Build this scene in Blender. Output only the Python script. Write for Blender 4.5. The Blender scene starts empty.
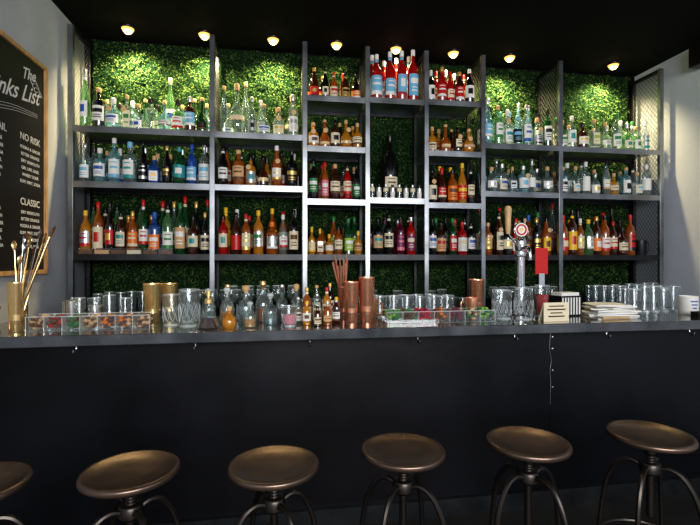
import bpy, math, random
from mathutils import Vector, Matrix
R = random.Random(11)
pi = math.pi
scene = bpy.context.scene
try:
    scene.view_settings.view_transform = 'Standard'
    scene.view_settings.look = 'Medium High Contrast'
except Exception:
    pass

# ------------------------------------------------------------------ materials
M = {}
def newmat(name):
    m = bpy.data.materials.new(name); m.use_nodes = True
    nt = m.node_tree; nt.nodes.clear()
    out = nt.nodes.new('ShaderNodeOutputMaterial')
    return m, nt, out

def pbr(name, col, rough=0.5, metal=0.0, var=0.0, vscale=8.0, bump=0.0, bscale=30.0, coat=0.0, spec=0.5, stretch=None):
    m, nt, out = newmat(name)
    p = nt.nodes.new('ShaderNodeBsdfPrincipled')
    p.inputs['Base Color'].default_value = (*col, 1)
    p.inputs['Roughness'].default_value = rough
    p.inputs['Metallic'].default_value = metal
    p.inputs['Specular IOR Level'].default_value = spec
    p.inputs['Coat Weight'].default_value = coat
    p.inputs['Coat Roughness'].default_value = .06
    nt.links.new(p.outputs[0], out.inputs[0])
    if var > 0 or bump > 0:
        tc = nt.nodes.new('ShaderNodeTexCoord')
        mp = nt.nodes.new('ShaderNodeMapping')
        if stretch: mp.inputs['Scale'].default_value = stretch
        nt.links.new(tc.outputs['Object'], mp.inputs[0])
    if var > 0:
        n = nt.nodes.new('ShaderNodeTexNoise'); n.inputs['Scale'].default_value = vscale
        n.inputs['Detail'].default_value = 6
        nt.links.new(mp.outputs[0], n.inputs['Vector'])
        cr = nt.nodes.new('ShaderNodeValToRGB')
        cr.color_ramp.elements[0].position = .3; cr.color_ramp.elements[1].position = .7
        cr.color_ramp.elements[0].color = tuple(c*(1-var) for c in col)+(1,)
        cr.color_ramp.elements[1].color = tuple(min(1, c*(1+var)) for c in col)+(1,)
        nt.links.new(n.outputs['Fac'], cr.inputs[0]); nt.links.new(cr.outputs[0], p.inputs['Base Color'])
        mr = nt.nodes.new('ShaderNodeMapRange')
        mr.inputs['To Min'].default_value = max(0, rough-.1*min(1, var*2)); mr.inputs['To Max'].default_value = min(1, rough+.12*min(1, var*2))
        nt.links.new(n.outputs['Fac'], mr.inputs[0]); nt.links.new(mr.outputs[0], p.inputs['Roughness'])
    if bump > 0:
        n2 = nt.nodes.new('ShaderNodeTexNoise'); n2.inputs['Scale'].default_value = bscale
        n2.inputs['Detail'].default_value = 5
        nt.links.new(mp.outputs[0], n2.inputs['Vector'])
        b = nt.nodes.new('ShaderNodeBump'); b.inputs['Strength'].default_value = bump; b.inputs['Distance'].default_value = .01
        nt.links.new(n2.outputs['Fac'], b.inputs['Height']); nt.links.new(b.outputs[0], p.inputs['Normal'])
    M[name] = m
    return m

def glassy(name, tint, body=0.15, bodycol=(.8, .85, .85), blend=0.35, gmax=0.7, pw=1.6):
    """thin tinted glass: tinted transparency + a bit of body + fresnel gloss"""
    m, nt, out = newmat(name)
    t = nt.nodes.new('ShaderNodeBsdfTransparent'); t.inputs[0].default_value = (*tint, 1)
    d = nt.nodes.new('ShaderNodeBsdfPrincipled'); d.inputs['Base Color'].default_value = (*bodycol, 1); d.inputs['Roughness'].default_value = .1
    mx = nt.nodes.new('ShaderNodeMixShader'); mx.inputs[0].default_value = body
    nt.links.new(t.outputs[0], mx.inputs[1]); nt.links.new(d.outputs[0], mx.inputs[2])
    g = nt.nodes.new('ShaderNodeBsdfGlossy'); g.inputs['Roughness'].default_value = .04; g.inputs[0].default_value = (.95, .97, 1, 1)
    lw = nt.nodes.new('ShaderNodeLayerWeight'); lw.inputs[0].default_value = blend
    po = nt.nodes.new('ShaderNodeMath'); po.operation = 'POWER'; po.inputs[1].default_value = pw
    nt.links.new(lw.outputs['Facing'], po.inputs[0])
    ml = nt.nodes.new('ShaderNodeMath'); ml.operation = 'MULTIPLY_ADD'; ml.inputs[1].default_value = gmax; ml.inputs[2].default_value = .06
    nt.links.new(po.outputs[0], ml.inputs[0])
    m2 = nt.nodes.new('ShaderNodeMixShader')
    nt.links.new(ml.outputs[0], m2.inputs[0]); nt.links.new(mx.outputs[0], m2.inputs[1]); nt.links.new(g.outputs[0], m2.inputs[2])
    nt.links.new(m2.outputs[0], out.inputs[0])
    M[name] = m
    return m

def emit(name, col, s):
    m, nt, out = newmat(name)
    e = nt.nodes.new('ShaderNodeEmission'); e.inputs[0].default_value = (*col, 1); e.inputs[1].default_value = s
    nt.links.new(e.outputs[0], out.inputs[0]); M[name] = m

pbr('wall_grey', (.50, .53, .58), .8, var=.10, vscale=2.5, bump=.15, bscale=60)
pbr('wall_pale', (.66, .71, .80), .8, var=.05, vscale=2.5, bump=.1, bscale=60)
pbr('ceiling_black', (.003, .003, .0035), .9, bump=.1, spec=.2)
pbr('floor_dark', (.03, .028, .026), .5, var=.3, vscale=4)
pbr('panel_black', (.0055, .006, .0090), .32, var=.6, vscale=1.6, bump=.4, bscale=3.0, spec=.35)
pbr('counter_top', (.10, .108, .120), .16, metal=.45, var=.5, vscale=6, bump=.06, bscale=45, spec=.9, coat=.6)
pbr('steel_raw', (.30, .32, .35), .30, metal=.9, var=.35, vscale=5)
pbr('steel_dark', (.05, .053, .058), .4, metal=.8, var=.3, vscale=8)
pbr('mesh_steel', (.30, .31, .33), .4, metal=.6)
pbr('chrome', (.75, .76, .78), .1, metal=1)
pbr('steel', (.62, .63, .65), .22, metal=1)
pbr('gold', (.96, .70, .34), .26, metal=.88)
pbr('copper', (.92, .46, .30), .26, metal=.88, var=.08)
pbr('bronze', (.175, .125, .098), .31, metal=.8, var=.22, vscale=12, bump=.08, bscale=25)
pbr('iron', (.06, .052, .048), .33, metal=.85, var=.2)
pbr('wood_frame', (.62, .36, .16), .5, var=.25, vscale=12, stretch=(4, 4, 1))
pbr('wood_light', (.62, .42, .22), .5, var=.2, vscale=15)
pbr('slate', (.010, .010, .011), .6, var=.3, vscale=5)
pbr('chalk', (.85, .85, .82), .9)
pbr('black', (.008, .008, .009), .3)
pbr('white', (.82, .82, .80), .5)
pbr('cream', (.78, .70, .52), .6)
pbr('tan', (.66, .43, .22), .7)
pbr('red', (.55, .015, .015), .35)
pbr('orange', (.80, .22, .03), .4)
pbr('yellow', (.88, .55, .04), .4)
pbr('green', (.03, .22, .06), .4)
pbr('lime', (.33, .50, .06), .5)
pbr('blue', (.02, .10, .42), .4)
pbr('sky', (.20, .50, .72), .4)
pbr('teal', (.02, .30, .33), .4)
pbr('pink', (.72, .20, .26), .4)
pbr('purple', (.20, .02, .10), .4)
pbr('brown', (.14, .055, .02), .5)
pbr('silver', (.65, .66, .68), .3, metal=.8)
pbr('goldfoil', (.80, .54, .18), .35, metal=.6)
glassy('g_clear', (.86, .93, .94), .08, (.60, .72, .72))
glassy('g_glass', (.93, .96, .97), .035, (.8, .88, .92), blend=.42, gmax=.85, pw=1.9)
glassy('g_box', (.95, .97, .98), .02, (.8, .85, .88), blend=.2, gmax=.2)
glassy('g_rim', (.9, .95, .97), .5, (.88, .94, .97))
glassy('g_aqua', (.70, .90, .93), .22, (.30, .56, .64))
glassy('g_blue', (.3, .5, .9), .5, (.03, .12, .45))
glassy('g_lgreen', (.62, .86, .60), .26, (.20, .40, .18))
glassy('g_green', (.15, .45, .15), .68, (.010, .085, .025))
glassy('g_amber', (.9, .42, .08), .60, (.42, .12, .014))
glassy('g_gold', (.95, .68, .2), .50, (.72, .34, .035))
glassy('g_red', (.9, .05, .03), .82, (.42, .008, .006))
glassy('g_brown', (.4, .13, .03), .78, (.06, .016, .006))
glassy('g_dark', (.1, .1, .08), .92, (.005, .005, .005))
glassy('g_purple', (.4, .05, .12), .84, (.10, .006, .026))
emit('bulb', (1.0, .66, .25), 8)
emit('lamp_reflector', (1.0, .42, .10), 2.2)

# moss
m, nt, out = newmat('moss')
p = nt.nodes.new('ShaderNodeBsdfPrincipled'); p.inputs['Roughness'].default_value = .85; p.inputs['Specular IOR Level'].default_value = .1
geo = nt.nodes.new('ShaderNodeNewGeometry')
cr = nt.nodes.new('ShaderNodeValToRGB')
cr.color_ramp.elements[0].color = (.016, .056, .024, 1); cr.color_ramp.elements[1].color = (.115, .175, .048, 1)
nt.links.new(geo.outputs['Random Per Island'], cr.inputs[0])
ns = nt.nodes.new('ShaderNodeTexNoise'); ns.inputs['Scale'].default_value = 11; ns.inputs['Detail'].default_value = 4
nt.links.new(geo.outputs['Position'], ns.inputs['Vector'])
mr = nt.nodes.new('ShaderNodeMapRange'); mr.inputs[1].default_value = .3; mr.inputs[2].default_value = .7; mr.inputs[3].default_value = .55; mr.inputs[4].default_value = 1.3
nt.links.new(ns.outputs['Fac'], mr.inputs[0])
mu = nt.nodes.new('ShaderNodeVectorMath'); mu.operation = 'SCALE'
nt.links.new(cr.outputs[0], mu.inputs[0]); nt.links.new(mr.outputs[0], mu.inputs['Scale'])
nt.links.new(mu.outputs[0], p.inputs['Base Color']); nt.links.new(p.outputs[0], out.inputs[0])
M['moss'] = m
pbr('moss_base', (.009, .028, .012), .95, spec=.05)

# ------------------------------------------------------------------ mesh builder
class MB:
    def __init__(s):
        s.v = []; s.f = []; s.m = []; s.mats = []
    def mi(s, n):
        if n not in s.mats: s.mats.append(n)
        return s.mats.index(n)
    def face(s, idx, mat):
        s.f.append(tuple(idx)); s.m.append(s.mi(mat))
    def lathe(s, prof, mat, c=(0, 0, 0), seg=16, sx=1, sy=1, sq=False, rot=0.0, a0=None, a1=None, X=None):
        full = a0 is None
        n = seg if full else seg+1
        rings = []
        for (r, z) in prof:
            if r < 1e-6 and full:
                p = Vector((0, 0, z))
                p = (X @ p) if X else p+Vector(c)
                s.v.append(tuple(p)); rings.append([len(s.v)-1]); continue
            ring = []
            for i in range(n):
                a = 2*pi*i/seg if full else a0+(a1-a0)*i/seg
                rr = r
                if sq:
                    rr = r/((abs(math.cos(a))**6+abs(math.sin(a))**6)**(1/6))
                x = rr*math.cos(a)*sx; y = rr*math.sin(a)*sy
                if rot:
                    x, y = x*math.cos(rot)-y*math.sin(rot), x*math.sin(rot)+y*math.cos(rot)
                p = Vector((x, y, z))
                p = (X @ p) if X else p+Vector(c)
                s.v.append(tuple(p)); ring.append(len(s.v)-1)
            rings.append(ring)
        for k in range(len(rings)-1):
            A, B = rings[k], rings[k+1]
            mt = mat[k] if isinstance(mat, (list, tuple)) else mat
            if len(A) == 1 and len(B) == 1: continue
            cnt = n if full else n-1
            for i in range(cnt):
                j = (i+1) % n
                if len(A) == 1: s.face((A[0], B[j], B[i]), mt)
                elif len(B) == 1: s.face((A[i], A[j], B[0]), mt)
                else: s.face((A[i], A[j], B[j], B[i]), mt)
    def box(s, x0, x1, y0, y1, z0, z1, mat, X=None):
        b = len(s.v)
        for (x, y, z) in [(x0, y0, z0), (x1, y0, z0), (x1, y1, z0), (x0, y1, z0), (x0, y0, z1), (x1, y0, z1), (x1, y1, z1), (x0, y1, z1)]:
            p = Vector((x, y, z)); p = X @ p if X else p
            s.v.append(tuple(p))
        for q in [(0, 3, 2, 1), (4, 5, 6, 7), (0, 1, 5, 4), (1, 2, 6, 5), (2, 3, 7, 6), (3, 0, 4, 7)]:
            s.face([b+i for i in q], mat)
    def quad(s, ps, mat):
        b = len(s.v); s.v += [tuple(p) for p in ps]; s.face(range(b, b+len(ps)), mat)
    def tube(s, pts, r, mat, seg=8, cap=True):
        pts = [Vector(p) for p in pts]; n = len(pts)
        rs = r if isinstance(r, (list, tuple)) else [r]*n
        up = None; rings = []
        for i, p in enumerate(pts):
            t = (pts[min(i+1, n-1)]-pts[max(i-1, 0)]).normalized()
            if up is None:
                up = Vector((0, 0, 1)) if abs(t.z) < .9 else Vector((1, 0, 0))
            a = t.cross(up)
            if a.length < 1e-5: a = t.cross(Vector((0, 1, 0)))
            a.normalize(); b = a.cross(t).normalized(); up = b
            ring = []
            for k in range(seg):
                q = p+(a*math.cos(2*pi*k/seg)+b*math.sin(2*pi*k/seg))*rs[i]
                s.v.append(tuple(q)); ring.append(len(s.v)-1)
            rings.append(ring)
        for i in range(n-1):
            for k in range(seg):
                j = (k+1) % seg
                s.face((rings[i][k], rings[i][j], rings[i+1][j], rings[i+1][k]), mat)
        if cap:
            s.face(rings[0][::-1], mat); s.face(rings[-1], mat)
    def build(s, name, loc=(0, 0, 0), parent=None, bev=0, ang=38, rotz=0):
        me = bpy.data.meshes.new(name)
        me.from_pydata(s.v, [], s.f)
        for k in s.mats: me.materials.append(M[k])
        me.polygons.foreach_set('material_index', s.m)
        me.polygons.foreach_set('use_smooth', [True]*len(s.f))
        me.update()
        try: me.set_sharp_from_angle(angle=math.radians(ang))
        except Exception: pass
        o = bpy.data.objects.new(name, me)
        bpy.context.collection.objects.link(o)
        o.location = loc; o.rotation_euler[2] = rotz
        if parent: o.parent = parent
        if bev:
            b = o.modifiers.new('bevel', 'BEVEL'); b.width = bev; b.segments = 2; b.limit_method = 'ANGLE'
        return o

def smooth_path(pts, n=6):
    pts = [Vector(tuple(p)+(0,) if len(p) == 2 else p) for p in pts]; out = []
    P_ = [pts[0]]+pts+[pts[-1]]
    for i in range(1, len(P_)-2):
        for k in range(n):
            t = k/n
            a, b, c, d = P_[i-1], P_[i], P_[i+1], P_[i+2]
            out.append(.5*((2*b)+(-a+c)*t+(2*a-5*b+4*c-d)*t*t+(-a+3*b-3*c+d)*t**3))
    out.append(pts[-1]); return out

# ------------------------------------------------------------------ room shell
XL, XR = -1.57, 3.47
CEIL = 3.27
WB = 3.96
def shell(name, a, mat):
    mb = MB(); mb.box(*a, mat); return mb.build(name)
shell('floor', (XL-.12, XR+.12, -3.0, WB+.12, -.1, 0), 'floor_dark')
shell('ceiling', (XL-.12, XR+.12, -1.2, WB+.12, CEIL, CEIL+.1), 'ceiling_black')
shell('wall_back', (XL, XR, WB, WB+.12, 0, CEIL), 'ceiling_black')
shell('wall_left', (XL-.12, XL, -3.0, WB+.12, 0, CEIL), 'wall_grey')
shell('wall_right', (XR, XR+.12, -3.0, WB+.12, 0, CEIL), 'wall_pale')

# ------------------------------------------------------------------ moss wall
mb = MB()
X0, X1, Z0, Z1 = -1.50, 3.38, 1.10, 3.25
mb.box(X0, X1, 3.945, 3.959, Z0, Z1, 'moss_base')
MI = mb.mi('moss')
for i in range(82000):
    cx = R.uniform(X0+.01, X1-.01); cz = R.uniform(Z0+.01, Z1-.01)
    bul = (.5+.5*math.sin(cx*37+2*math.sin(cz*17)+math.sin(cx*7)))*(.5+.5*math.sin(cz*43+1.7*math.sin(cx*19)))
    if R.random() > .55+.8*bul: continue
    cy = 3.938-.008-.036*bul*R.uniform(.5, 1)
    s_ = R.uniform(.005, .011)
    n = Vector((R.uniform(-1, 1), -1.0, R.uniform(-.5, 1.3))).normalized()
    a = n.cross(Vector((R.uniform(-1, 1), R.uniform(-1, 1), R.uniform(-1, 1)))).normalized()
    b = n.cross(a)
    c = Vector((cx, cy, cz)); k = len(mb.v)
    mb.v += [tuple(c-a*s_), tuple(c-b*s_*.6), tuple(c+a*s_), tuple(c+b*s_*.6)]
    mb.f.append((k, k+1, k+2, k+3)); mb.m.append(MI)
mb.build('moss_wall_panel')

# ------------------------------------------------------------------ shelving
PX = [-1.504, -.507, .199, .702, 1.195, 1.690, 2.400, 3.387]
YF, YB = 3.55, 3.885
outer = [2.44, 2.035, 1.50]
BAYS = [outer, outer, [2.76, 2.36, 1.94, 1.50], [2.77, 1.96, 1.50], [2.78, 2.36, 1.93, 1.50], outer, outer]
root = bpy.data.objects.new('back_bar_shelving_unit', None); bpy.context.collection.objects.link(root)
mb = MB()
hw = .019
BASE = 1.04
for x in PX:
    ztop = 3.18
    mb.box(x-hw, x+hw, YF, YF+.03, BASE, ztop, 'steel_raw')
    mb.box(x-hw*.7, x+hw*.7, YB-.025, YB, BASE, ztop, 'steel_dark')
    mb.box(x-hw*.8, x+hw*.8, YF+.03, YB-.025, ztop-.03, ztop, 'steel_dark')
    mb.box(x-hw*.8, x+hw*.8, YF+.03, YB-.025, BASE+.0, BASE+.03, 'steel_dark')
mb.build('uprights', parent=root, bev=.002)
mb = MB()
for i, zs in enumerate(BAYS):
    a, b = PX[i]+hw, PX[i+1]-hw
    for z in zs:
        lo = (z == 1.50)
        mt = 'steel_dark' if lo else 'steel_raw'
        mb.box(a, b, YF+.002, YF+.008, z-.042, z+.004, mt)
        mb.box(a, b, YF+.008, YB+.012, z-.016, z, 'steel_raw')
        mb.box(a, b, YB+.006, YB+.012, z-.042, z-.016, 'steel_dark')
mb.build('shelves', parent=root)
mb = MB()
ya, yb = YF+.03, YB-.025
za, zb = BASE+.03, 3.15
st = .048; w = .0046
for x in PX:
    for sg in (1, -1):
        c = za-(yb-ya)*2.0
        while c < zb:
            k = 1.3
            y0, y1 = ya, yb
            z0 = c; z1 = c+k*(yb-ya)
            if z1 > za and z0 < zb:
                if z0 < za: y0 = ya+(za-c)/k; z0 = za
                if z1 > zb: y1 = ya+(zb-c)/k; z1 = zb
                if sg < 0:
                    y0, y1 = ya+yb-y0, ya+yb-y1
                mb.quad([(x, y0, z0-w), (x, y1, z1-w), (x, y1, z1+w), (x, y0, z0+w)], 'mesh_steel')
            c += st
mb.build('expanded_metal_sides', parent=root)

mb = MB()
mb.box(XL+.02, XR-.02, 3.32, WB-.01, 1.00, BASE-.0005, 'steel_dark')
mb.box(XL+.02, XR-.02, 3.36, WB-.01, 0.001, 1.00, 'panel_black')
mb.build('back_bar_cabinet')

# ------------------------------------------------------------------ bottles
PROF = {
 'std':   [(0, 0), (.88, 0), (1, .025), (1, .60), (.86, .68), (.46, .755), (.36, .80), (.34, .93)],
 'tall':  [(0, 0), (.88, 0), (1, .02), (1, .52), (.8, .64), (.45, .74), (.36, .82), (.34, .93)],
 'gin':   [(0, 0), (.9, 0), (1, .03), (1, .62), (.93, .68), (.5, .72), (.38, .75), (.36, .9)],
 'squat': [(0, 0), (.9, 0), (1, .04), (1, .52), (.9, .60), (.5, .66), (.34, .71), (.32, .86)],
 'round': [(0, 0), (.5, 0), (.85, .07), (1, .22), (.98, .36), (.75, .5), (.4, .6), (.27, .68), (.26, .88)],
 'taper': [(0, 0), (.78, 0), (.84, .03), (1, .52), (.98, .6), (.55, .68), (.36, .74), (.34, .92)],
 'pot':   [(0, 0), (.9, 0), (1, .05), (1, .34), (.8, .45), (.42, .56), (.32, .66), (.30, .92)],
}
def bottle(mb, x, y, z, spec, lz=None):
    style, glass, lab, acc, cap, H, r = spec
    sq = style.endswith('Q'); st_ = style.rstrip('Q')
    pr = PROF[st_]; rot = R.uniform(-.25, .25)
    if sq: rot *= .4
    seg = 20 if sq else 14
    kk = .90 if sq else 1.0
    pts = []
    for (a, b) in pr: pts.append((a*r*kk, b*H))
    if sq:
        body = [p for p in pts if p[0] > .42*r or p[0] == 0 or p[1] == 0]
        neck = [p for p in pts if p[0] <= .5*r and p[1] > 0]
        body.append((neck[0][0]*.8, neck[0][1]))
        mb.lathe(body, glass, (x, y, z), seg, sq=True, rot=rot)
        mb.lathe(neck, glass, (x, y, z), 12)
    else:
        mb.lathe(pts, glass, (x, y, z), seg)
    nr = pts[-1][0]; zt = pts[-1][1]
    cb = zt-.05*H if cap != 'cork' else zt-.01*H
    cm = 'tan' if cap == 'cork' else cap
    mb.lathe([(nr*1.08, cb), (nr*1.18, cb+.004), (nr*1.18, H-.004), (nr*.95, H), (0, H)], cm, (x, y, z), 12)
    zmax = {'std': .57, 'tall': .5, 'gin': .6, 'squat': .5, 'taper': .5, 'pot': .33, 'round': .36}[st_]
    if lab:
        la, lb = (.12*H, zmax*H*.92) if st_ != 'round' else (.2*H, .36*H)
        t0 = R.random()
        if t0 < .4: la += .07*H
        elif t0 < .6: lb -= .08*H
        w = R.uniform(.9, 1.35)
        if lz: la, lb, w = lz[0]*H, lz[1]*H, lz[2]
        af = -pi/2
        if sq:
            Xm = Matrix.Translation((x, y, z)) @ Matrix.Rotation(rot, 4, 'Z')
            mb.box(-r*.72, r*.72, -r*kk*1.02-.001, -r*kk*.9, la, lb, lab, Xm)
            if acc:
                mb.box(-r*.55, r*.55, -r*kk*1.02-.002, -r*kk*.95, la+(lb-la)*.5, la+(lb-la)*.75, acc, Xm)
                mb.box(-r*.45, r*.45, -r*kk*1.02-.002, -r*kk*.95, la+(lb-la)*.2, la+(lb-la)*.27, acc, Xm)
        else:
            def rad(zz):
                for (a, b), (c, d) in zip(pts[1:], pts[2:]):
                    if b <= zz <= d and d > b: return a+(c-a)*(zz-b)/(d-b)
                return r
            o = .0012
            mb.lathe([(rad(la)+o, la), (rad((la+lb)/2)+o, (la+lb)/2), (rad(lb)+o, lb)], lab, (x, y, z), 8, a0=af-w+rot, a1=af+w+rot)
            if acc:
                def band(f0, f1, ww, off):
                    z0 = la+(lb-la)*f0; z1 = la+(lb-la)*f1
                    mb.lathe([(rad(z0)+o*off, z0), (rad(z1)+o*off, z1)], acc, (x, y, z), 6, a0=af-ww+rot, a1=af+ww+rot)
                t = R.random()
                if t < .4: band(.55, .8, w*.7, 2); band(.2, .26, w*.55, 2); band(.35, .40, w*.5, 2)
                elif t < .75: band(.0, .2, w, 2); band(.5, .62, w*.6, 2); band(.8, .86, w*.5, 2)
                else: band(.3, .75, w*.42, 2)
        if R.random() < .35 and st_ in ('std', 'tall'):
            mb.lathe([(pts[-1][0]*1.1, .82*H), (pts[-1][0]*1.1, .87*H)], lab, (x, y, z), 10)

def tag(mb, x, y, z, r, H):
    t = R.uniform(-.4, .4)
    Xm = Matrix.Translation((x+R.uniform(-.015, .015), y-r-.006, z+H*R.uniform(.55, .66))) @ Matrix.Rotation(t, 4, 'Y')
    mb.lathe([(0, 0), (.020, 0), (.020, .0015), (0, .0015)], 'tan', seg=10, X=Xm @ Matrix.Rotation(pi/2, 4, 'X'))
    mb.tube([(x, y-r*.38, z+H*.8), (x, y-r-.004, z+H*.62+.015)], .0008, 'tan', 4)

P = {}
C = None
P['gin'] = [
 ('tall', 'g_lgreen', 'white', 'blue', 'silver', .38, .037), ('gin', 'g_dark', 'white', 'black', 'cork', .28, .042), ('squat', 'g_aqua', 'white', 'blue', 'white', .24, .048),
 ('ginQ', 'g_clear', 'cream', 'green', 'cork', .27, .038), ('squat', 'g_clear', 'white', 'blue', 'cork', .21, .046), ('gin', 'g_clear', C, C, 'black', .24, .044),
 ('round', 'g_aqua', 'white', 'teal', 'cork', .22, .05), ('squat', 'g_lgreen', 'cream', 'green', 'black', .22, .045), ('gin', 'g_brown', 'sky', 'white', 'silver', .28, .04), ('pot', 'g_green', 'white', 'green', 'cork', .25, .042)]
P['gin2'] = [
 ('std', 'g_clear', 'white', 'sky', 'silver', .27, .038), ('gin', 'g_aqua', 'white', 'blue', 'white', .25, .044), ('std', 'g_aqua', 'white', 'sky', 'white', .31, .042),
 ('gin', 'g_clear', 'white', 'teal', 'sky', .26, .043), ('tall', 'g_dark', 'black', 'silver', 'black', .32, .037), ('squatQ', 'g_blue', 'silver', 'black', 'cork', .20, .045),
 ('tall', 'g_dark', 'black', 'goldfoil', 'goldfoil', .28, .036), ('std', 'g_green', 'teal', 'white', 'teal', .27, .042), ('std', 'g_blue', 'sky', 'white', 'blue', .30, .04)]
P['mix'] = [
 ('std', 'g_gold', 'yellow', 'red', 'yellow', .29, .042), ('std', 'g_amber', 'cream', 'red', 'red', .32, .038), ('tall', 'g_dark', 'red', 'white', 'black', .36, .036),
 ('std', 'g_brown', 'cream', 'brown', 'black', .30, .038), ('std', 'g_amber', 'orange', 'cream', 'goldfoil', .27, .04), ('tall', 'g_green', 'cream', 'red', 'red', .42, .038),
 ('gin', 'g_blue', 'orange', 'white', 'blue', .31, .045), ('std', 'g_lgreen', 'white', 'green', 'black', .33, .04), ('std', 'g_green', 'orange', 'white', 'green', .35, .038),
 ('squat', 'g_brown', 'cream', 'red', 'black', .26, .045), ('tall', 'g_dark', 'cream', 'black', 'goldfoil', .33, .037)]
P['clear'] = [
 ('tall', 'g_clear', C, C, 'cork', .38, .036), ('round', 'g_clear', 'cream', 'tan', 'cork', .33, .056), ('tall', 'g_clear', 'silver', C, 'silver', .27, .036),
 ('pot', 'g_clear', 'white', 'blue', 'cork', .25, .044), ('squat', 'g_clear', 'cream', 'green', 'cork', .22, .044), ('gin', 'g_clear', 'white', 'silver', 'silver', .30, .04)]
P['rum'] = [
 ('tall', 'g_dark', 'white', 'red', 'black', .31, .037), ('gin', 'g_amber', 'tan', 'brown', 'cork', .26, .044), ('squat', 'g_gold', 'cream', 'brown', 'black', .23, .047),
 ('pot', 'g_brown', 'cream', 'goldfoil', 'black', .25, .046), ('tall', 'g_amber', 'white', 'red', 'white', .31, .04), ('std', 'g_dark', 'black', 'goldfoil', 'black', .27, .04)]
P['liq'] = [
 ('std', 'g_red', 'cream', 'red', 'black', .27, .038), ('tall', 'g_brown', 'red', 'white', 'black', .33, .038), ('std', 'g_amber', 'cream', 'goldfoil', 'red', .28, .04),
 ('std', 'g_gold', 'yellow', 'green', 'yellow', .32, .04), ('gin', 'g_amber', 'orange', 'white', 'orange', .25, .042), ('tall', 'g_clear', 'white', 'red', 'white', .30, .038), ('std', 'g_dark', 'cream', 'brown', 'black', .31, .038)]
P['liq6'] = [
 ('gin', 'g_amber', 'tan', 'brown', 'cork', .26, .042), ('std', 'g_brown', 'cream', 'red', 'black', .31, .038), ('squat', 'g_dark', 'cream', 'goldfoil', 'black', .26, .044),
 ('tall', 'g_red', 'white', 'red', 'red', .31, .038), ('pot', 'g_brown', 'tan', 'black', 'cork', .28, .044), ('std', 'g_dark', 'black', 'goldfoil', 'goldfoil', .30, .038), ('tall', 'g_amber', 'yellow', 'brown', 'black', .32, .038)]
P['sm'] = [
 ('tall', 'g_brown', 'red', 'goldfoil', 'goldfoil', .24, .034), ('tall', 'g_dark', 'cream', 'black', 'black', .23, .032), ('tall', 'g_amber', 'cream', 'red', 'red', .25, .033),
 ('std', 'g_brown', 'goldfoil', 'black', 'black', .22, .034), ('tall', 'g_dark', 'orange', 'white', 'black', .24, .032)]
P['whi'] = [
 ('squat', 'g_gold', 'cream', 'brown', 'cork', .19, .042), ('pot', 'g_amber', 'tan', 'cream', 'cork', .21, .042), ('gin', 'g_brown', 'cream', 'black', 'black', .20, .04), ('round', 'g_gold', 'cream', 'red', 'cork', .2, .045)]
P['b33'] = [
 ('std', 'g_dark', 'green', 'white', 'black', .29, .037), ('std', 'g_amber', 'pink', 'white', 'red', .28, .037), ('std', 'g_brown', 'cream', 'brown', 'tan', .27, .038), ('std', 'g_red', 'cream', 'red', 'black', .26, .037)]
P['b34'] = [
 ('squat', 'g_gold', 'cream', 'yellow', 'yellow', .19, .03), ('squatQ', 'g_amber', 'cream', 'brown', 'yellow', .18, .03), ('squat', 'g_gold', 'white', 'tan', 'yellow', .17, .03), ('std', 'g_amber', 'cream', 'brown', 'black', .2, .03), ('tall', 'g_green', 'lime', 'white', 'green', .29, .037)]
P['campari'] = [('std', 'g_red', 'sky', 'white', 'white', .36, .043)]*4
P['big'] = [('std', 'g_dark', 'cream', 'brown', 'black', .56, .070)]
P['verm'] = [('std', 'g_dark', 'white', 'red', 'black', .30, .038), ('std', 'g_dark', 'cream', 'black', 'black', .29, .037), ('std', 'g_purple', 'purple', 'pink', 'black', .27, .038), ('std', 'g_red', 'purple', 'cream', 'silver', .27, .038)]
P['aper'] = [('std', 'g_dark', 'white', 'black', 'white', .27, .034), ('std', 'g_red', 'red', 'white', 'goldfoil', .27, .034), ('std', 'g_red', 'cream', 'red', 'red', .26, .034), ('std', 'g_brown', 'red', 'white', 'goldfoil', .25, .034)]
P['b53'] = [('std', 'g_dark', 'cream', 'black', 'black', .29, .037), ('tall', 'g_brown', 'red', 'cream', 'red', .28, .037), ('std', 'g_amber', 'orange', 'brown', 'black', .28, .038), ('tall', 'g_gold', 'red', 'yellow', 'yellow', .29, .037)]
P['b54'] = [('std', 'g_dark', 'white', 'blue', 'black', .28, .037), ('std', 'g_brown', 'cream', 'red', 'black', .27, .037), ('std', 'g_green', 'red', 'white', 'green', .29, .037), ('std', 'g_red', 'red', 'cream', 'red', .26, .037)]
P['g6'] = [('tall', 'g_aqua', 'sky', 'white', 'silver', .38, .038), ('gin', 'g_lgreen', 'white', 'green', 'cork', .30, .042), ('std', 'g_clear', 'white', 'teal', 'white', .32, .038), ('gin', 'g_clear', 'white', 'sky', 'sky', .27, .042), ('std', 'g_clear', 'white', 'blue', 'silver', .35, .04), ('squat', 'g_clear', 'silver', 'black', 'cork', .24, .045), ('gin', 'g_green', 'white', 'black', 'black', .30, .04)]
P['g62'] = [('squat', 'g_clear', 'white', 'silver', 'cork', .21, .042), ('gin', 'g_clear', 'cream', 'blue', 'silver', .22, .04), ('squatQ', 'g_clear', 'silver', 'black', 'cork', .2, .04), ('gin', 'g_aqua', 'white', 'sky', 'silver', .24, .04), ('tall', 'g_clear', 'white', C, 'silver', .25, .034)]
P['r7'] = [('squat', 'g_lgreen', 'white', 'green', 'cork', .23, .042), ('gin', 'g_clear', 'white', 'teal', 'white', .25, .04), ('squat', 'g_brown', 'white', 'blue', 'black', .22, .044), ('ginQ', 'g_clear', 'cream', 'lime', 'cork', .24, .038), ('round', 'g_clear', 'white', 'silver', 'cork', .22, .045), ('std', 'g_clear', 'white', 'green', 'green', .28, .036), ('squat', 'g_lgreen', 'cream', 'teal', 'silver', .22, .042)]
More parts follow.
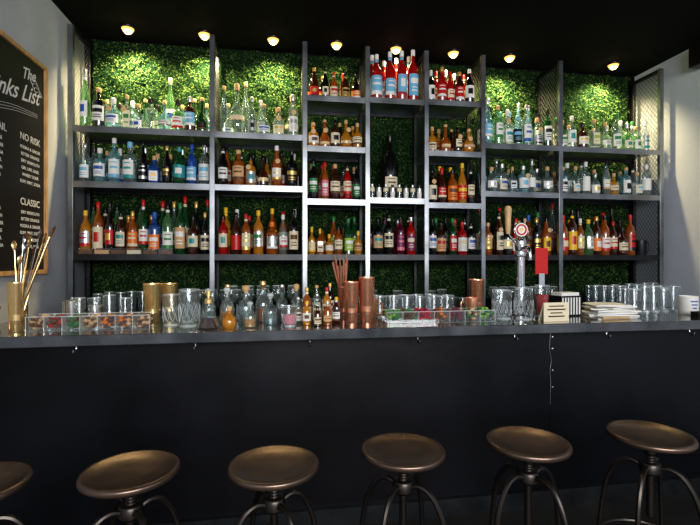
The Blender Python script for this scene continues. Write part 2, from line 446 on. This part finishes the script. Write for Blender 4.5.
P['r72'] = [('gin', 'g_aqua', 'white', 'black', 'cork', .22, .042), ('squat', 'g_clear', 'cream', 'sky', 'cork', .21, .044), ('gin', 'g_clear', 'white', C, 'white', .25, .042), ('squat', 'g_clear', 'white', 'silver', 'silver', .2, .044), ('tall', 'g_clear', 'white', 'tan', 'black', .28, .035), ('squat', 'g_gold', 'cream', 'brown', 'cork', .2, .044)]
P['r73'] = [('std', 'g_amber', 'red', 'cream', 'red', .30, .038), ('std', 'g_brown', 'yellow', 'red', 'black', .33, .038), ('std', 'g_amber', 'cream', 'orange', 'white', .30, .038), ('std', 'g_lgreen', 'lime', 'white', 'yellow', .27, .038), ('std', 'g_brown', 'orange', 'white', 'goldfoil', .31, .038), ('std', 'g_amber', 'white', 'red', 'black', .33, .04), ('std', 'g_brown', 'cream', 'red', 'red', .26, .038), ('squat', 'g_brown', 'cream', 'brown', 'black', .24, .046)]

def fill(bay, lvl, key, n, backkey=None, tags=0.0, x0=None, x1=None, nb=None, yf=3.637, yb=3.785, hs=1.11):
    a = PX[bay]+hw+.008 if x0 is None else x0
    b = PX[bay+1]-hw-.008 if x1 is None else x1
    z = BAYS[bay][lvl]+.0004
    gap = (BAYS[bay][lvl-1]-z-.055) if lvl > 0 else .66
    mb = MB(); L = P[key]
    ox, oy = (a+b)/2, 3.70
    warm = key not in ('gin', 'gin2', 'clear', 'g6', 'g62', 'r7', 'r72')
    # uneven widths: slots proportional to jittered radii
    specs = []
    for i in range(n):
        s_ = list(L[i % len(L)])
        s_[5] = min(s_[5]*hs*R.uniform(.90, 1.12), gap*R.uniform(.92, 1))
        s_[6] = s_[6]*(R.uniform(.86, 1.16) if key not in ('campari', 'big') else 1.05)
        if key not in ('campari', 'big') and s_[2]:
            if R.random() < .22: s_[3] = R.choice(['black', 'goldfoil', 'brown', 'red', 'teal'])
            if R.random() < .18: s_[2] = R.choice(['cream', 'white', 'tan', 'black', 'silver'])
        specs.append(s_)
    tot = sum(s_[6]*2+.004 for s_ in specs)
    k_ = min(1.0, (b-a)/tot)
    for s_ in specs: s_[6] *= k_
    slack = (b-a)-sum(s_[6]*2+.003 for s_ in specs)
    gaps = [R.random()**1.5 for _ in range(n+1)]; sg_ = sum(gaps)
    x = a
    for i, s_ in enumerate(specs):
        x += max(0, slack)*gaps[i]/sg_+s_[6]
        y = yf+R.uniform(-.006, .016)
        bottle(mb, x-ox, y-oy, 0, s_, lz=(.16, .36, .8) if key == 'big' else None)
        if R.random() < tags: tag(mb, x-ox, y-oy, 0, s_[6], s_[5])
        x += s_[6]+.003
    L2 = P[backkey or key]
    nb = n if nb is None else nb
    for i in range(nb):
        spb = (b-a)/max(nb, 1)
        s_ = list(R.choice(L2)); s_[5] *= hs*R.uniform(1.0, 1.18); s_[6] = min(s_[6], spb*.46)
        if warm and key != 'campari' and R.random() < .45: s_[1] = R.choice(['g_dark', 'g_brown', 'g_amber', 'g_clear'])
        s_[5] = min(s_[5], gap*R.uniform(.86, 1))
        x = a+spb*(i+.5)+R.uniform(-1, 1)*max(0, spb/2-s_[6]-.002)*.5
        bottle(mb, x-ox, yb-oy, 0, s_)
    mb.build('liquor_bottles', (ox, oy, z))

fill(0, 0, 'gin', 10, tags=.3); fill(0, 1, 'gin2', 10, 'gin'); fill(0, 2, 'mix', 11, 'mix')
fill(1, 0, 'clear', 6, tags=.3, nb=5); fill(1, 1, 'rum', 6, 'rum', tags=.25); fill(1, 2, 'liq', 7)
fill(2, 0, 'sm', 5, nb=5, hs=1.0); fill(2, 1, 'whi', 5, tags=.6, nb=4); fill(2, 2, 'b33', 5, tags=.3); fill(2, 3, 'b34', 6, 'b34', nb=5)
fill(3, 0, 'campari', 4, nb=4); fill(3, 1, 'big', 1, x0=.86, x1=1.02, nb=0, yf=3.76, hs=1.0); fill(3, 2, 'verm', 4)
fill(4, 0, 'aper', 5); fill(4, 1, 'whi', 4, tags=.5); fill(4, 2, 'b53', 5, tags=.3, nb=4); fill(4, 3, 'b54', 5)
fill(5, 0, 'g6', 7, tags=.2); fill(5, 1, 'g62', 6, tags=.2, nb=5); fill(5, 2, 'liq6', 7, 'mix', tags=.3)
fill(6, 0, 'r7', 9, nb=7); fill(6, 1, 'r72', 9, nb=7); fill(6, 2, 'r73', 9, 'mix', x1=3.20)

def tumbler(mb, x, y, z, r, h, mat='g_glass', taper=.85, seg=20, cut=False, t=.0025):
    rb = r*taper
    mb.lathe([(0, .008), (rb*.9, .008), (rb*.95, 0), (rb, .004), (r, h-.003), (r+.0008, h), (r-.002, h)], ['g_rim', 'g_rim', 'g_rim', mat, 'g_rim', 'g_rim'], (x, y, z), seg)
    if cut:
        for k in range(10):
            a = 2*pi*k/10
            for sgn in (1, -1):
                pts = []
                for q in range(4):
                    zz = h*(.12+.16*q); rr = rb+(r-rb)*zz/h+.0005; aa = a+sgn*q*.2
                    pts.append((x+rr*math.cos(aa), y+rr*math.sin(aa), z+zz))
                mb.tube(pts, .0011, 'g_rim', 4)
mb = MB()
for i in range(8):
    xx = -.20+i*.057
    mb.lathe([(0, 0), (.019, 0), (.022, .06), (.022, .09), (.012, .10), (.012, .118), (0, .118)], ['silver', 'white', 'silver', 'silver', 'black', 'black'] if i % 2 else ['steel', 'g_clear', 'cream', 'silver', 'silver', 'silver'], (xx, 0, 0), 12)
mb.build('miniature_bottles', (.948, 3.60, 1.9602))
mb = MB()
mb.lathe([(0, 0), (.04, 0), (.045, .01), (.048, .14), (.044, .14), (.04, .012), (0, .012)], 'steel_dark', seg=20)
mb.tube(smooth_path([(.045, 0, .12), (.08, 0, .115), (.08, 0, .04), (.044, 0, .03)]), .005, 'steel_dark')
mb.build('dark_metal_mug', (3.27, 3.66, 1.5002))
mb = MB()
for i in range(6):
    x = -.44+i*.112
    mb.box(x, x+.105, -.011, .011, 0, .045, 'g_box')
    mb.box(x+.004, x+.101, -.010, .010, .001, .03, ['brown', 'tan', 'brown', 'cream', 'brown', 'brown'][i])
mb.build('spice_trays', (-1.02, 3.571, 1.5042))

# ------------------------------------------------------------------ glassware
def glass_group(name, loc, nx, ny, dx, dy, r, h, stack=False):
    mb = MB()
    for i in range(nx):
        for j in range(ny):
            hh = h*R.uniform(.92, 1.05)
            tumbler(mb, (i-(nx-1)/2)*dx+R.uniform(-.003, .003), (j-(ny-1)/2)*dy, 0, r, hh)
            if stack and R.random() < .6:
                tumbler(mb, (i-(nx-1)/2)*dx, (j-(ny-1)/2)*dy, hh+.0005, r, h*.5)
    mb.build(name, loc)
def stem_group(name, loc, nx, ny, dx, dy, r, h):
    mb = MB()
    for i in range(nx):
        for j in range(ny):
            mb.lathe([(0, 0), (r*.8, 0), (r*.75, .004), (.006, .01), (.004, h*.45), (r*.5, h*.5), (r, h*.7), (r*.92, h-.003), (r*.92, h)], ['g_rim', 'g_rim', 'g_rim', 'g_rim', 'g_glass', 'g_glass', 'g_glass', 'g_rim'], ((i-(nx-1)/2)*dx, (j-(ny-1)/2)*dy, 0), 18)
    mb.build(name, loc)
glass_group('collins_glasses', (-1.05, 3.44, BASE), 7, 1, .074, .08, .034, .19)
stem_group('wine_glasses', (-.40, 3.44, BASE), 7, 1, .088, .09, .042, .20)
glass_group('rocks_glasses', (.45, 3.46, BASE), 7, 1, .09, .085, .042, .12, True)
glass_group('rocks_glasses', (1.20, 3.46, BASE), 7, 1, .092, .085, .042, .12, True)
stem_group('wine_glasses', (2.0, 3.46, BASE), 7, 1, .088, .09, .042, .20)
glass_group('collins_glasses', (2.95, 3.46, BASE), 9, 2, .078, .08, .035, .21)

# ------------------------------------------------------------------ bar counter
CT = 1.10
ecount = bpy.data.objects.new('bar_counter', None); bpy.context.collection.objects.link(ecount)
mb = MB()
mb.box(XL+.001, XR-.001, 2.33, 2.95, CT-.055, CT, 'counter_top')
mb.build('counter_top', bev=.005, parent=ecount)
mb = MB()
xs = [XL+.001, 1.597, XR-.001]
for a, b in zip(xs, xs[1:]):
    mb.box(a, b-.002, 2.47, 2.49, .10, CT-.0555, 'panel_black')
mb.box(XL+.001, XR-.001, 2.49, 2.90, .0, CT-.0555, 'black')
mb.box(XL+.001, XR-.001, 2.44, 2.49, 0, .10, 'steel_dark')
for z in (1.0, .93, .80, .70):
    mb.lathe([(.006, 0), (.006, .004), (0, .006)], 'steel', seg=10, X=Matrix.Translation((1.612, 2.47, z)) @ Matrix.Rotation(pi/2, 4, 'X'))
mb.tube(smooth_path([(1.597, 2.466, 1.03), (1.592, 2.466, .93), (1.602, 2.466, .86), (1.594, 2.466, .80), (1.599, 2.466, .73), (1.597, 2.466, .70), (1.597, 2.468, .60)]), .0018, 'steel', 6)
mb.build('bar_front', parent=ecount)
for i_, hx in enumerate((-.983, -.422, .16, .751, 1.323, 1.904, 2.466)):
    mb = MB()
    mb.box(hx-.012, hx+.012, 2.379, 2.405, CT-.059, CT-.055, 'steel')
    zc = CT-.055
    mb.tube(smooth_path([(hx, 2.385, zc-.003), (hx, 2.385, zc-.02), (hx, 2.373, zc-.038), (hx, 2.357, zc-.035), (hx, 2.353, zc-.02)]), .004, 'steel')
    mb.tube(smooth_path([(hx, 2.385, zc-.018), (hx, 2.397, zc-.028), (hx, 2.409, zc-.018)]), .0035, 'steel')
    mb.build('bag_hook_%d' % (i_+1), parent=ecount)

# ------------------------------------------------------------------ bar stools
def stool(x, y, rz):
    e = bpy.data.objects.new('bar_stool', None); bpy.context.collection.objects.link(e)
    e.location = (x, y, 0); e.rotation_euler[2] = rz
    mb = MB()
    mb.lathe([(0, .728), (.06, .7285), (.10, .731), (.128, .7365), (.143, .742), (.151, .744), (.157, .7415), (.160, .736), (.160, .726), (.156, .721), (.148, .718), (0, .718)], 'bronze', seg=56)
    mb.build('seat', parent=e, ang=60)
    mb = MB()
    mb.lathe([(0, .718), (.07, .718), (.07, .708), (.035, .700), (.022, .69), (.022, .66)] + [(.015+.003*(k % 2), .66-.005*k) for k in range(1, 8)] + [(.035, .622), (.040, .615), (.040, .585), (.030, .575), (.014, .57), (.014, .40), (.006, .39), (0, .39)], 'iron', seg=20)
    mb.build('screw_post', parent=e)
    for k in range(4):
        a = k*pi/2
        mb = MB()
        pr = smooth_path([(.03, .60), (.07, .612), (.115, .59), (.155, .52), (.178, .42), (.20, .22), (.222, .006)])
        mb.tube([(math.cos(a)*q.x, math.sin(a)*q.x, q.y) for q in pr], .0105, 'iron', 8)
        mb.lathe([(0, 0), (.018, 0), (.018, .006), (.011, .012), (0, .012)], 'black', (math.cos(a)*.222, math.sin(a)*.222, 0), 12)
        mb.build('leg_%d' % (k+1), parent=e)
    mb = MB()
    mb.tube([(math.cos(t*2*pi/32)*.196, math.sin(t*2*pi/32)*.196, .27) for t in range(33)], .009, 'iron', 8, cap=False)
    mb.build('foot_ring', parent=e)
for (x, y, rz) in [(-.975, 1.62, .3), (-.505, 1.645, .65), (-.019, 1.615, .5), (.466, 1.665, .85), (.978, 1.66, .35), (1.520, 1.652, .6), (2.05, 1.65, .2)]:
    stool(x, y, rz)

# ------------------------------------------------------------------ chalkboard
e = bpy.data.objects.new('chalkboard_menu', None); bpy.context.collection.objects.link(e)
e.location = (XL+.001, 2.8, 1.37)
y0, y1, z0, z1 = 2.28-2.8, 3.31-2.8, 0, 1.38
mb = MB()
mb.box(.0005, .015, y0, y1, z0, z1, 'slate')
fw = .026
mb.box(.0005, .03, y0, y0+fw, z0, z1, 'wood_frame'); mb.box(.0005, .03, y1-fw, y1, z0, z1, 'wood_frame')
mb.box(.0005, .03, y0+fw, y1-fw, z0, z0+fw, 'wood_frame'); mb.box(.0005, .03, y0+fw, y1-fw, z1-fw, z1, 'wood_frame')
mb.build('framed_board', parent=e)
def chalk(txt, y, z, size, align='CENTER', shear=0, rz=0):
    cu = bpy.data.curves.new('chalk_text', 'FONT'); cu.body = txt; cu.size = size; cu.align_x = align; cu.extrude = .0004; cu.shear = shear; cu.offset = size*.008
    o = bpy.data.objects.new('chalk_text', cu); bpy.context.collection.objects.link(o)
    o.location = (.0165, y-2.8, z-1.37); o.rotation_euler = (pi/2+0, 0, pi/2)
    if rz: o.rotation_euler = (Matrix.Rotation(pi/2, 3, 'Z') @ Matrix.Rotation(pi/2, 3, 'X') @ Matrix.Rotation(rz, 3, 'Z')).to_euler()
    cu.materials.append(M['chalk']); o.parent = e
chalk('The', 3.10, 2.59, .10, shear=.5, rz=.2); chalk('Drinks List', 2.90, 2.42, .145, shear=.6, rz=.15)
for (cy, hd, zt) in [(3.12, 'NO RISK', 2.20), (2.72, 'COCKTAIL', 2.20), (3.12, 'CLASSIC', 1.80), (2.72, 'FIZZ', 1.80)]:
    chalk(hd, cy, zt, .060)
    words = ['gin, lime, basil', 'vodka & ginger', 'bitter orange', 'rum, mint, soda', 'dry vermouth', 'whisky sour']
    R.shuffle(words)
    for k in range(6):
        chalk(words[k].upper(), cy, zt-.055-.042*k, .028)
mb = MB()
for q in range(3):
    mb.tube(smooth_path([(.017, -.3+q*.02, 1.0-.02*q), (.017, -.1, .97-.02*q), (.017, .15, 1.01-.015*q), (.017, .4, 1.03-.01*q)]), .0015, 'chalk', 4)
for q in range(5):
    c0 = .33+.02*q
    mb.tube(smooth_path([(.017, c0+.05*math.cos(t*.7)*(1-t*.1), 1.24-.02*q+.03*math.sin(t*.7)*(1-t*.1)) for t in range(8)]), .0016, 'chalk', 4)
mb.build('chalk_flourish', parent=e)

mb = MB()
mb.box(-.11, -.02, -.08, .08, -.10, .08, 'black'); mb.box(-.02, 0, -.02, .02, -.02, .02, 'steel_dark')
mb.lathe([(.035, 0), (.03, .004), (0, -.004)], 'steel_dark', seg=24, X=Matrix.Translation((-.065, -.081, -.02)) @ Matrix.Rotation(pi/2, 4, 'X'))
mb.build('wall_speaker', (XR-.0005, 3.18, 3.15), bev=.004)

# ------------------------------------------------------------------ ceiling spots
for lx in (-1.163, -.589, -.05, .470, .979, 1.492, 2.016, 3.04):
    mb = MB()
    mb.lathe([(0, 0), (.052, 0), (.052, -.006), (.048, -.012), (.046, -.016)], 'black', seg=24)
    mb.lathe([(.046, -.016), (.040, -.028), (.033, -.030)], 'lamp_reflector', seg=24)
    mb.lathe([(.033, -.026), (.031, -.038), (.020, -.050), (0, -.055)], 'bulb', seg=16)
    o = mb.build('ceiling_spotlight', (lx, 3.72, CEIL))
    ld = bpy.data.lights.new('spot_beam', 'SPOT'); ld.energy = 15 if .3 < lx < 1.6 else (104 if lx != 2.016 and lx != -.05 else 84); ld.color = (1, .80, .42); ld.spot_size = math.radians(135); ld.spot_blend = 1.0; ld.shadow_soft_size = .03
    lo = bpy.data.objects.new('spot_beam', ld); bpy.context.collection.objects.link(lo)
    lo.location = (0, .02, -.07); lo.rotation_euler = (math.radians(17), 0, 0); lo.parent = o

# ------------------------------------------------------------------ counter-top items
def cup(name, x, y, mat, r, h, prof=None, z=CT):
    mb = MB()
    pr = prof or [(0, 0), (r*.78, 0), (r*.82, .004), (r*.84, h*.35), (r*.86, h*.36), (r*.98, h*.96), (r*1.02, h*.98), (r, h), (r*.96, h), (r*.8, .01), (0, .008)]
    mb.lathe(pr, mat, seg=28)
    return mb, lambda: mb.build(name, (x, y, z))
mb, fin = cup('bar_spoon_holder', -1.30, 2.48, 'gold', .038, .25)
for k in range(14):
    a = k*.8; ex, ey = -.02+.013*k, R.uniform(-.03, .12); L = R.uniform(.32, .50)
    p0 = Vector((.012*math.cos(a), .012*math.sin(a), .02)); p1 = Vector((ex*.9, ey, L))
    mat = ['gold', 'brown', 'steel', 'gold'][k % 4]
    mb.tube([p0, p0.lerp(p1, .5), p1], .0028, mat, 6)
    d = (p1-p0).normalized(); q = d.to_track_quat('Z', 'Y').to_matrix().to_4x4()
    mb.lathe([(0, -.01), (.007, 0), (.014, .02), (.011, .038), (0, .048)], mat, seg=10, sy=.4, X=Matrix.Translation(p1) @ q)
fin()
mb, fin = cup('gold_cocktail_tin', -1.36, 2.64, 'gold', .036, .24); fin()
# double-ended gold jigger
mb = MB()
mb.lathe([(0, .004), (.022, 0), (.024, .004), (.008, .055), (.026, .13), (.024, .13), (0, .06)], 'gold', seg=24)
mb.build('gold_jigger', (-1.385, 2.46, CT))
for (x, y, r, h) in [(-1.175, 2.80, .05, .13), (-1.05, 2.82, .042, .10)]:
    mb = MB()
    mb.lathe([(0, 0), (r, 0), (r, h*.85), (r*1.05, h*.86), (r*1.05, h*.97), (r*.9, h), (.01, h+.004), (.008, h+.015), (0, h+.018)], 'steel', seg=28)
    mb.build('steel_canister', (x, y, CT))
mb, fin = cup('gold_cocktail_tin', -.725, 2.74, 'gold', .050, .225); fin()
mb, fin = cup('gold_cocktail_tin', -.655, 2.85, 'gold', .048, .22); fin()

def mixing_glass(x, y, r=.052, h=.16, liquid=None):
    mb = MB(); tumbler(mb, 0, 0, 0, r, h, 'g_glass', .95, 24, cut=True, t=.004)
    if liquid: mb.lathe([(0, .012), (r*.88, .012), (r*.9, h*.5), (0, h*.5)], liquid, seg=20)
    mb.build('mixing_glass', (x, y, CT))
mixing_glass(-.59, 2.62, .048, .17); mixing_glass(-.49, 2.58, .056, .20); mixing_glass(-.53, 2.76, .05, .18)
mb = MB()
mb.lathe([(0, 0), (.052, 0), (.058, .006), (.034, .075), (.019, .10), (.017, .13)], 'g_glass', seg=24)
mb.lathe([(0, .003), (.053, .003), (.038, .055), (0, .055)], 'g_brown', seg=20)
mb.lathe([(.018, .125), (.022, .13), (.022, .15), (.012, .155), (.008, .17), (.015, .172), (.015, .195), (0, .198)], 'gold', seg=16)
mb.tube([(0, 0, .185), (-.035, 0, .185)], .004, 'gold')
mb.build('atomizer_flask', (-.372, 2.48, CT))
mb = MB()
mb.lathe([(0, 0), (.03, 0), (.038, .015), (.038, .045), (.02, .07), (.012, .078), (.012, .095)], 'g_gold', seg=20)
mb.lathe([(.011, .09), (.014, .095), (.012, .115), (0, .117)], 'tan', seg=12)
mb.build('oil_bottle', (-.262, 2.45, CT))
def decanter(x, y, r, h, fill=None, cutm=True, top='g_rim'):
    mb = MB()
    mb.lathe([(0, 0), (r*.9, 0), (r, .008), (r, h*.45), (r*.8, h*.56), (r*.35, h*.64), (r*.3, h*.78), (r*.5, h*.80)], 'g_clear', seg=18 if not cutm else 10)
    if fill: mb.lathe([(0, .006), (r*.85, .006), (r*.88, h*.35), (0, h*.35)], fill, seg=16)
    mb.lathe([(0, h*.78), (r*.22, h*.79), (r*.28, h*.83), (r*.5, h*.9), (r*.42, h*.97), (0, h)], top, seg=10)
    mb.build('glass_decanter', (x, y, CT))
decanter(-.29, 2.60, .042, .21, 'g_gold'); decanter(-.185, 2.58, .045, .22, 'g_clear', top='tan'); decanter(-.155, 2.46, .036, .14, 'g_gold'); decanter(-.095, 2.68, .042, .24, 'g_amber', top='gold'); decanter(-.05, 2.54, .040, .18, 'g_clear'); decanter(.015, 2.66, .036, .22, 'g_brown', top='steel'); decanter(-.40, 2.66, .042, .20, 'g_clear'); decanter(-.30, 2.72, .038, .22, 'g_amber', top='gold'); decanter(.10, 2.70, .036, .22, 'g_gold', top='tan'); decanter(-.20, 2.71, .038, .20, 'g_clear', top='steel')
mb = MB(); tumbler(mb, 0, 0, 0, .042, .11, 'g_glass', .85, 20, True); mb.lathe([(0, .012), (.032, .012), (.035, .06), (0, .06)], 'pink', seg=16); mb.build('garnish_glass', (.055, 2.48, CT))
for (x, y, r, h, g, lb, cp) in [(.158, 2.62, .026, .20, 'g_amber', 'cream', 'goldfoil'), (.15, 2.50, .024, .13, 'g_gold', 'white', 'yellow'), (.212, 2.56, .026, .17, 'g_clear', 'cream', 'steel'), (.262, 2.47, .024, .13, 'g_amber', 'tan', 'silver'), (.275, 2.63, .026, .20, 'g_gold', 'cream', 'red'), (.32, 2.54, .024, .15, 'g_brown', 'white', 'yellow'), (.105, 2.57, .022, .15, 'g_clear', 'white', 'silver'), (.22, 2.68, .026, .21, 'g_clear', 'cream', 'cork'), (.205, 2.45, .020, .11, 'g_brown', 'cream', 'black'), (.305, 2.73, .026, .22, 'g_dark', 'white', 'goldfoil')]:
    mb = MB(); bottle(mb, 0, 0, 0, ('std', g, lb, 'brown', cp, h, r)); mb.build('bitters_bottle', (x, y, CT))
mb, fin = cup('copper_straw_cup', .385, 2.70, 'copper', .04, .20)
for k in range(12):
    a = k*.7
    p0 = Vector((.015*math.cos(a), .015*math.sin(a), .02)); p1 = Vector((-.07+.009*k, .03*math.sin(a), R.uniform(.32, .40)))
    mb.tube([p0, p1], .0036, 'copper', 6)
fin()
mb, fin = cup('copper_cocktail_tin', .41, 2.575, 'copper', .046, .235); fin()
mb, fin = cup('copper_cocktail_tin', .505, 2.59, 'copper', .048, .26); fin()
mb, fin = cup('copper_cocktail_tin', 1.31, 2.86, 'copper', .052, .23); fin()
for (mx_, my_) in [(1.215, 2.72), (.555, 2.72)]:
    mb = MB()
    mb.lathe([(0, 0), (.035, 0), (.042, .012), (.044, .12), (.041, .12), (.038, .012), (0, .01)], 'copper', seg=24)
    sgn = -1 if mx_ > 1 else 1
    mb.tube(smooth_path([(.04*sgn, 0, .095), (.07*sgn, 0, .09), (.07*sgn, 0, .03), (.042*sgn, 0, .02)]), .004, 'copper')
    mb.build('copper_mug', (mx_, my_, CT))
def caddy(xa, xb, y, cols, hh=.07, dep=.13, n=6, hump=0):
    mb = MB(); W = xb-xa; c = W/n; d2 = dep/2
    mb.box(0, W, -d2, d2, 0, .002, 'g_rim')
    mb.quad([(0, -d2, 0), (W, -d2, 0), (W, -d2, hh), (0, -d2, hh)], 'g_box')
    mb.quad([(0, d2, 0), (W, d2, 0), (W, d2, hh), (0, d2, hh)], 'g_box')
    for i in range(n+1):
        mb.quad([(i*c, -d2, 0), (i*c, d2, 0), (i*c, d2, hh), (i*c, -d2, hh)], 'g_rim' if 0 < i < n else 'g_box')
        mb.tube([(i*c, -d2, .002), (i*c, -d2, hh)], .0018, 'g_rim', 6)
    mb.tube([(0, -d2, hh), (W, -d2, hh)], .0025, 'g_rim', 6); mb.tube([(0, d2, hh), (W, d2, hh)], .0025, 'g_rim', 6)
    for i in range(n):
        col = cols[i % len(cols)]
        for k in range(60):
            r = R.uniform(.009, .014)
            px = i*c+R.uniform(r+.003, c-r-.002); py = R.uniform(-d2+r+.003, d2-r-.003); pz = R.uniform(r+.003, hh+hump-r*.6)
            mt = R.choice(col)
            mb.lathe([(0, -r*.8), (r*.8, -r*.5), (r, 0), (r*.7, r*.6), (0, r*.8)], mt, (px, py, pz), 7)
    mb.build('garnish_caddy', (xa, y, CT))
caddy(-1.25, -.665, 2.53, [['brown', 'tan'], ['brown', 'brown', 'red'], ['green', 'brown'], ['tan', 'brown'], ['brown', 'brown', 'orange'], ['orange', 'tan', 'brown']], n=7, hh=.075)
caddy(.60, 1.25, 2.54, [['green', 'green', 'lime'], ['green', 'brown'], ['red', 'purple'], ['orange', 'brown'], ['brown', 'purple'], ['tan', 'green', 'brown']], n=7, hump=.012, hh=.065)
glass_group('old_fashioned_glasses', (.86, 2.84, CT), 6, 2, .09, .09, .04, .13)
stem_group('coupe_glasses', (-.10, 2.86, CT), 5, 1, .095, .09, .042, .20)
glass_group('highball_glasses', (-.98, 2.70, CT), 4, 1, .08, .08, .034, .16)
mixing_glass(1.365, 2.60, .052, .175); mixing_glass(1.48, 2.56, .054, .19); mixing_glass(1.41, 2.73, .05, .17)

# beer tap
e = bpy.data.objects.new('beer_tap', None); bpy.context.collection.objects.link(e); e.location = (1.56, 2.74, CT)
mb = MB()
mb.lathe([(0, 0), (.05, 0), (.052, .006), (.045, .014), (.030, .02), (.029, .05), (.034, .055), (.029, .06), (.029, .38), (.037, .385), (.039, .40), (.037, .415), (.031, .42), (.036, .45), (.038, .48), (.032, .505), (.014, .52), (0, .524)], 'chrome', seg=32)
mb.tube(smooth_path([(0, -.03, .44), (0, -.07, .44), (0, -.105, .43), (0, -.115, .39), (0, -.115, .36)]), .011, 'chrome', 12)
mb.build('column', parent=e)
mb = MB()
mb.tube([(-.03, 0, .47), (-.06, 0, .50), (-.085, 0, .53)], .007, 'chrome', 10)
mb.lathe([(0, 0), (.014, 0), (.018, .03), (.020, .10), (.024, .16), (.018, .18), (0, .185)], 'wood_light', (-.087, 0, .53), 16)
mb.build('wooden_handle', parent=e)
mb = MB()
Xm = Matrix.Translation((-.02, -.04, .555)) @ Matrix.Rotation(pi/2, 4, 'X')
mb.lathe([(0, 0), (.048, 0), (.048, .008), (.044, .010), (.044, .0085), (0, .0085)], ['chrome', 'chrome', 'chrome', 'white', 'white'], seg=28, X=Xm)
mb.lathe([(.036, .009), (.036, .0115), (.026, .0115), (.026, .009)], 'red', seg=28, X=Xm)
mb.lathe([(.012, .009), (.012, .0115), (0, .0115)], 'goldfoil', seg=20, X=Xm)
mb.tube([(-.02, -.034, .53), (0, 0, .515)], .006, 'chrome')
mb.build('badge', parent=e)

mb = MB()
mb.lathe([(0, 0), (.04, 0), (.04, .006), (.006, .012), (.004, .2), (0, .2)], 'steel', seg=20)
mb.box(-.045, .045, -.003, .003, .265, .44, 'red'); mb.box(-.02, .02, -.006, .006, .19, .27, 'steel')
mb.build('red_menu_card_stand', (1.735, 2.78, CT))
mb = MB(); tumbler(mb, 0, 0, 0, .046, .20, 'g_glass', .85, 20); mb.lathe([(0, .012), (.036, .012), (.041, .14), (0, .14)], 'g_red', seg=16); mb.build('red_cocktail_glass', (1.665, 2.66, CT))
mb = MB()
mb.box(-.08, .08, -.055, .055, 0, .13, 'black')
for k in range(7):
    mb.box(-.075+k*.022, -.064+k*.022, -.0565, -.055, .01, .12, 'white')
mb.box(-.07, .07, -.045, .045, .13, .15, 'white')
mb.build('striped_napkin_box', (1.84, 2.68, CT), rotz=.15)
mb = MB()
mb.box(-.085, .085, -.012, -.008, 0, .11, 'cream')
mb.quad([(-.085, -.008, .11), (.085, -.008, .11), (.085, .04, 0), (-.085, .04, 0)], 'cream')
for k, (w_, mt) in enumerate([(.05, 'brown'), (.062, 'black'), (.04, 'brown'), (.055, 'black')]):
    mb.box(-w_, w_, -.0132, -.012, .085-k*.02, .092-k*.02, mt)
mb.build('table_placard', (1.61, 2.44, CT), rotz=.08)
mb = MB()
zb_ = 0.0
for l in range(6):
    n = 10; W = .15-.008*l; ang = R.uniform(-.35, .35); ox = R.uniform(-.03, .03); ph = R.uniform(0, 6)
    th = .011
    ids = []
    for side in (0, 1):
        b0 = len(mb.v); ids.append(b0)
        for i in range(n+1):
            for j in range(n+1):
                u = (i/n-.5)*2*W; v = (j/n-.5)*.2
                edge = 4*((i/n-.5)**2)
                z = zb_+side*(th-.004*edge)+(.003*math.sin(i*.9+ph)*edge if l else 0)+.0005
                mb.v.append((ox+u*math.cos(ang)-v*math.sin(ang), u*math.sin(ang)+v*math.cos(ang), max(.0003, z)))
    for i in range(n):
        for j in range(n):
            a = ids[1]+i*(n+1)+j; mb.face((a, a+n+1, a+n+2, a+1), 'white')
    for i in range(n):
        for (j, fl) in ((0, 0), (n, 1)):
            a = ids[0]+i*(n+1)+j; b = ids[1]+i*(n+1)+j
            mb.face((a, a+n+1, b+n+1, b), 'white')
    for j in range(n):
        for i in (0, n):
            a = ids[0]+i*(n+1)+j; b = ids[1]+i*(n+1)+j
            mb.face((a, a+1, b+1, b), 'white')
    zb_ += th+.001
mb.build('napkin_pile', (2.15, 2.68, CT), ang=50)
mb = MB()
mb.tube([(-.10, 0, .009), (.10, .02, .009)], .008, 'wood_light', 10); mb.build('muddler', (2.02, 2.44, CT))
glass_group('highball_glasses', (2.60, 2.82, CT), 5, 2, .078, .08, .035, .17)
mb = MB()
mb.lathe([(0, 0), (.052, 0), (.056, .006), (.056, .12), (.052, .122), (.05, .11), (0, .108)], 'white', seg=28)
for k in range(3):
    mb.lathe([(.0566, .085-.022*k), (.0566, .093-.022*k)], 'blue', seg=8, a0=-pi/2-.6+.1*k, a1=-pi/2+.3-.1*k)
mb.build('candle_jar', (2.68, 2.60, CT))
mb = MB(); mb.box(-.06, .06, -.03, .03, 0, .04, 'black'); mb.box(-.05, .05, -.022, .01, .04, .043, 'steel_dark'); mb.build('card_terminal', (2.60, 2.42, CT), bev=.004)

# ------------------------------------------------------------------ light
w = bpy.data.worlds.new('world'); scene.world = w; w.use_nodes = True
bg = w.node_tree.nodes['Background']; bg.inputs[0].default_value = (.84, .90, 1, 1); bg.inputs[1].default_value = .34
def area(name, loc, rot, sx, sy, e_, col):
    l = bpy.data.lights.new(name, 'AREA'); l.shape = 'RECTANGLE'; l.size = sx; l.size_y = sy; l.energy = e_; l.color = col
    o = bpy.data.objects.new(name, l); bpy.context.collection.objects.link(o); o.location = loc; o.rotation_euler = rot
area('storefront_daylight', (1.0, -2.8, 2.3), (math.radians(86), 0, 0), 3.6, 1.3, 205, (1, .98, .95))

cam = bpy.data.cameras.new('camera'); co = bpy.data.objects.new('camera', cam); bpy.context.collection.objects.link(co)
co.location = (0, 0, 1.46); co.rotation_euler = (pi/2, 0, math.radians(-8.92))
cam.sensor_width = 36; cam.lens = 23.14; cam.shift_y = -.0036; cam.clip_start = .05
scene.camera = co
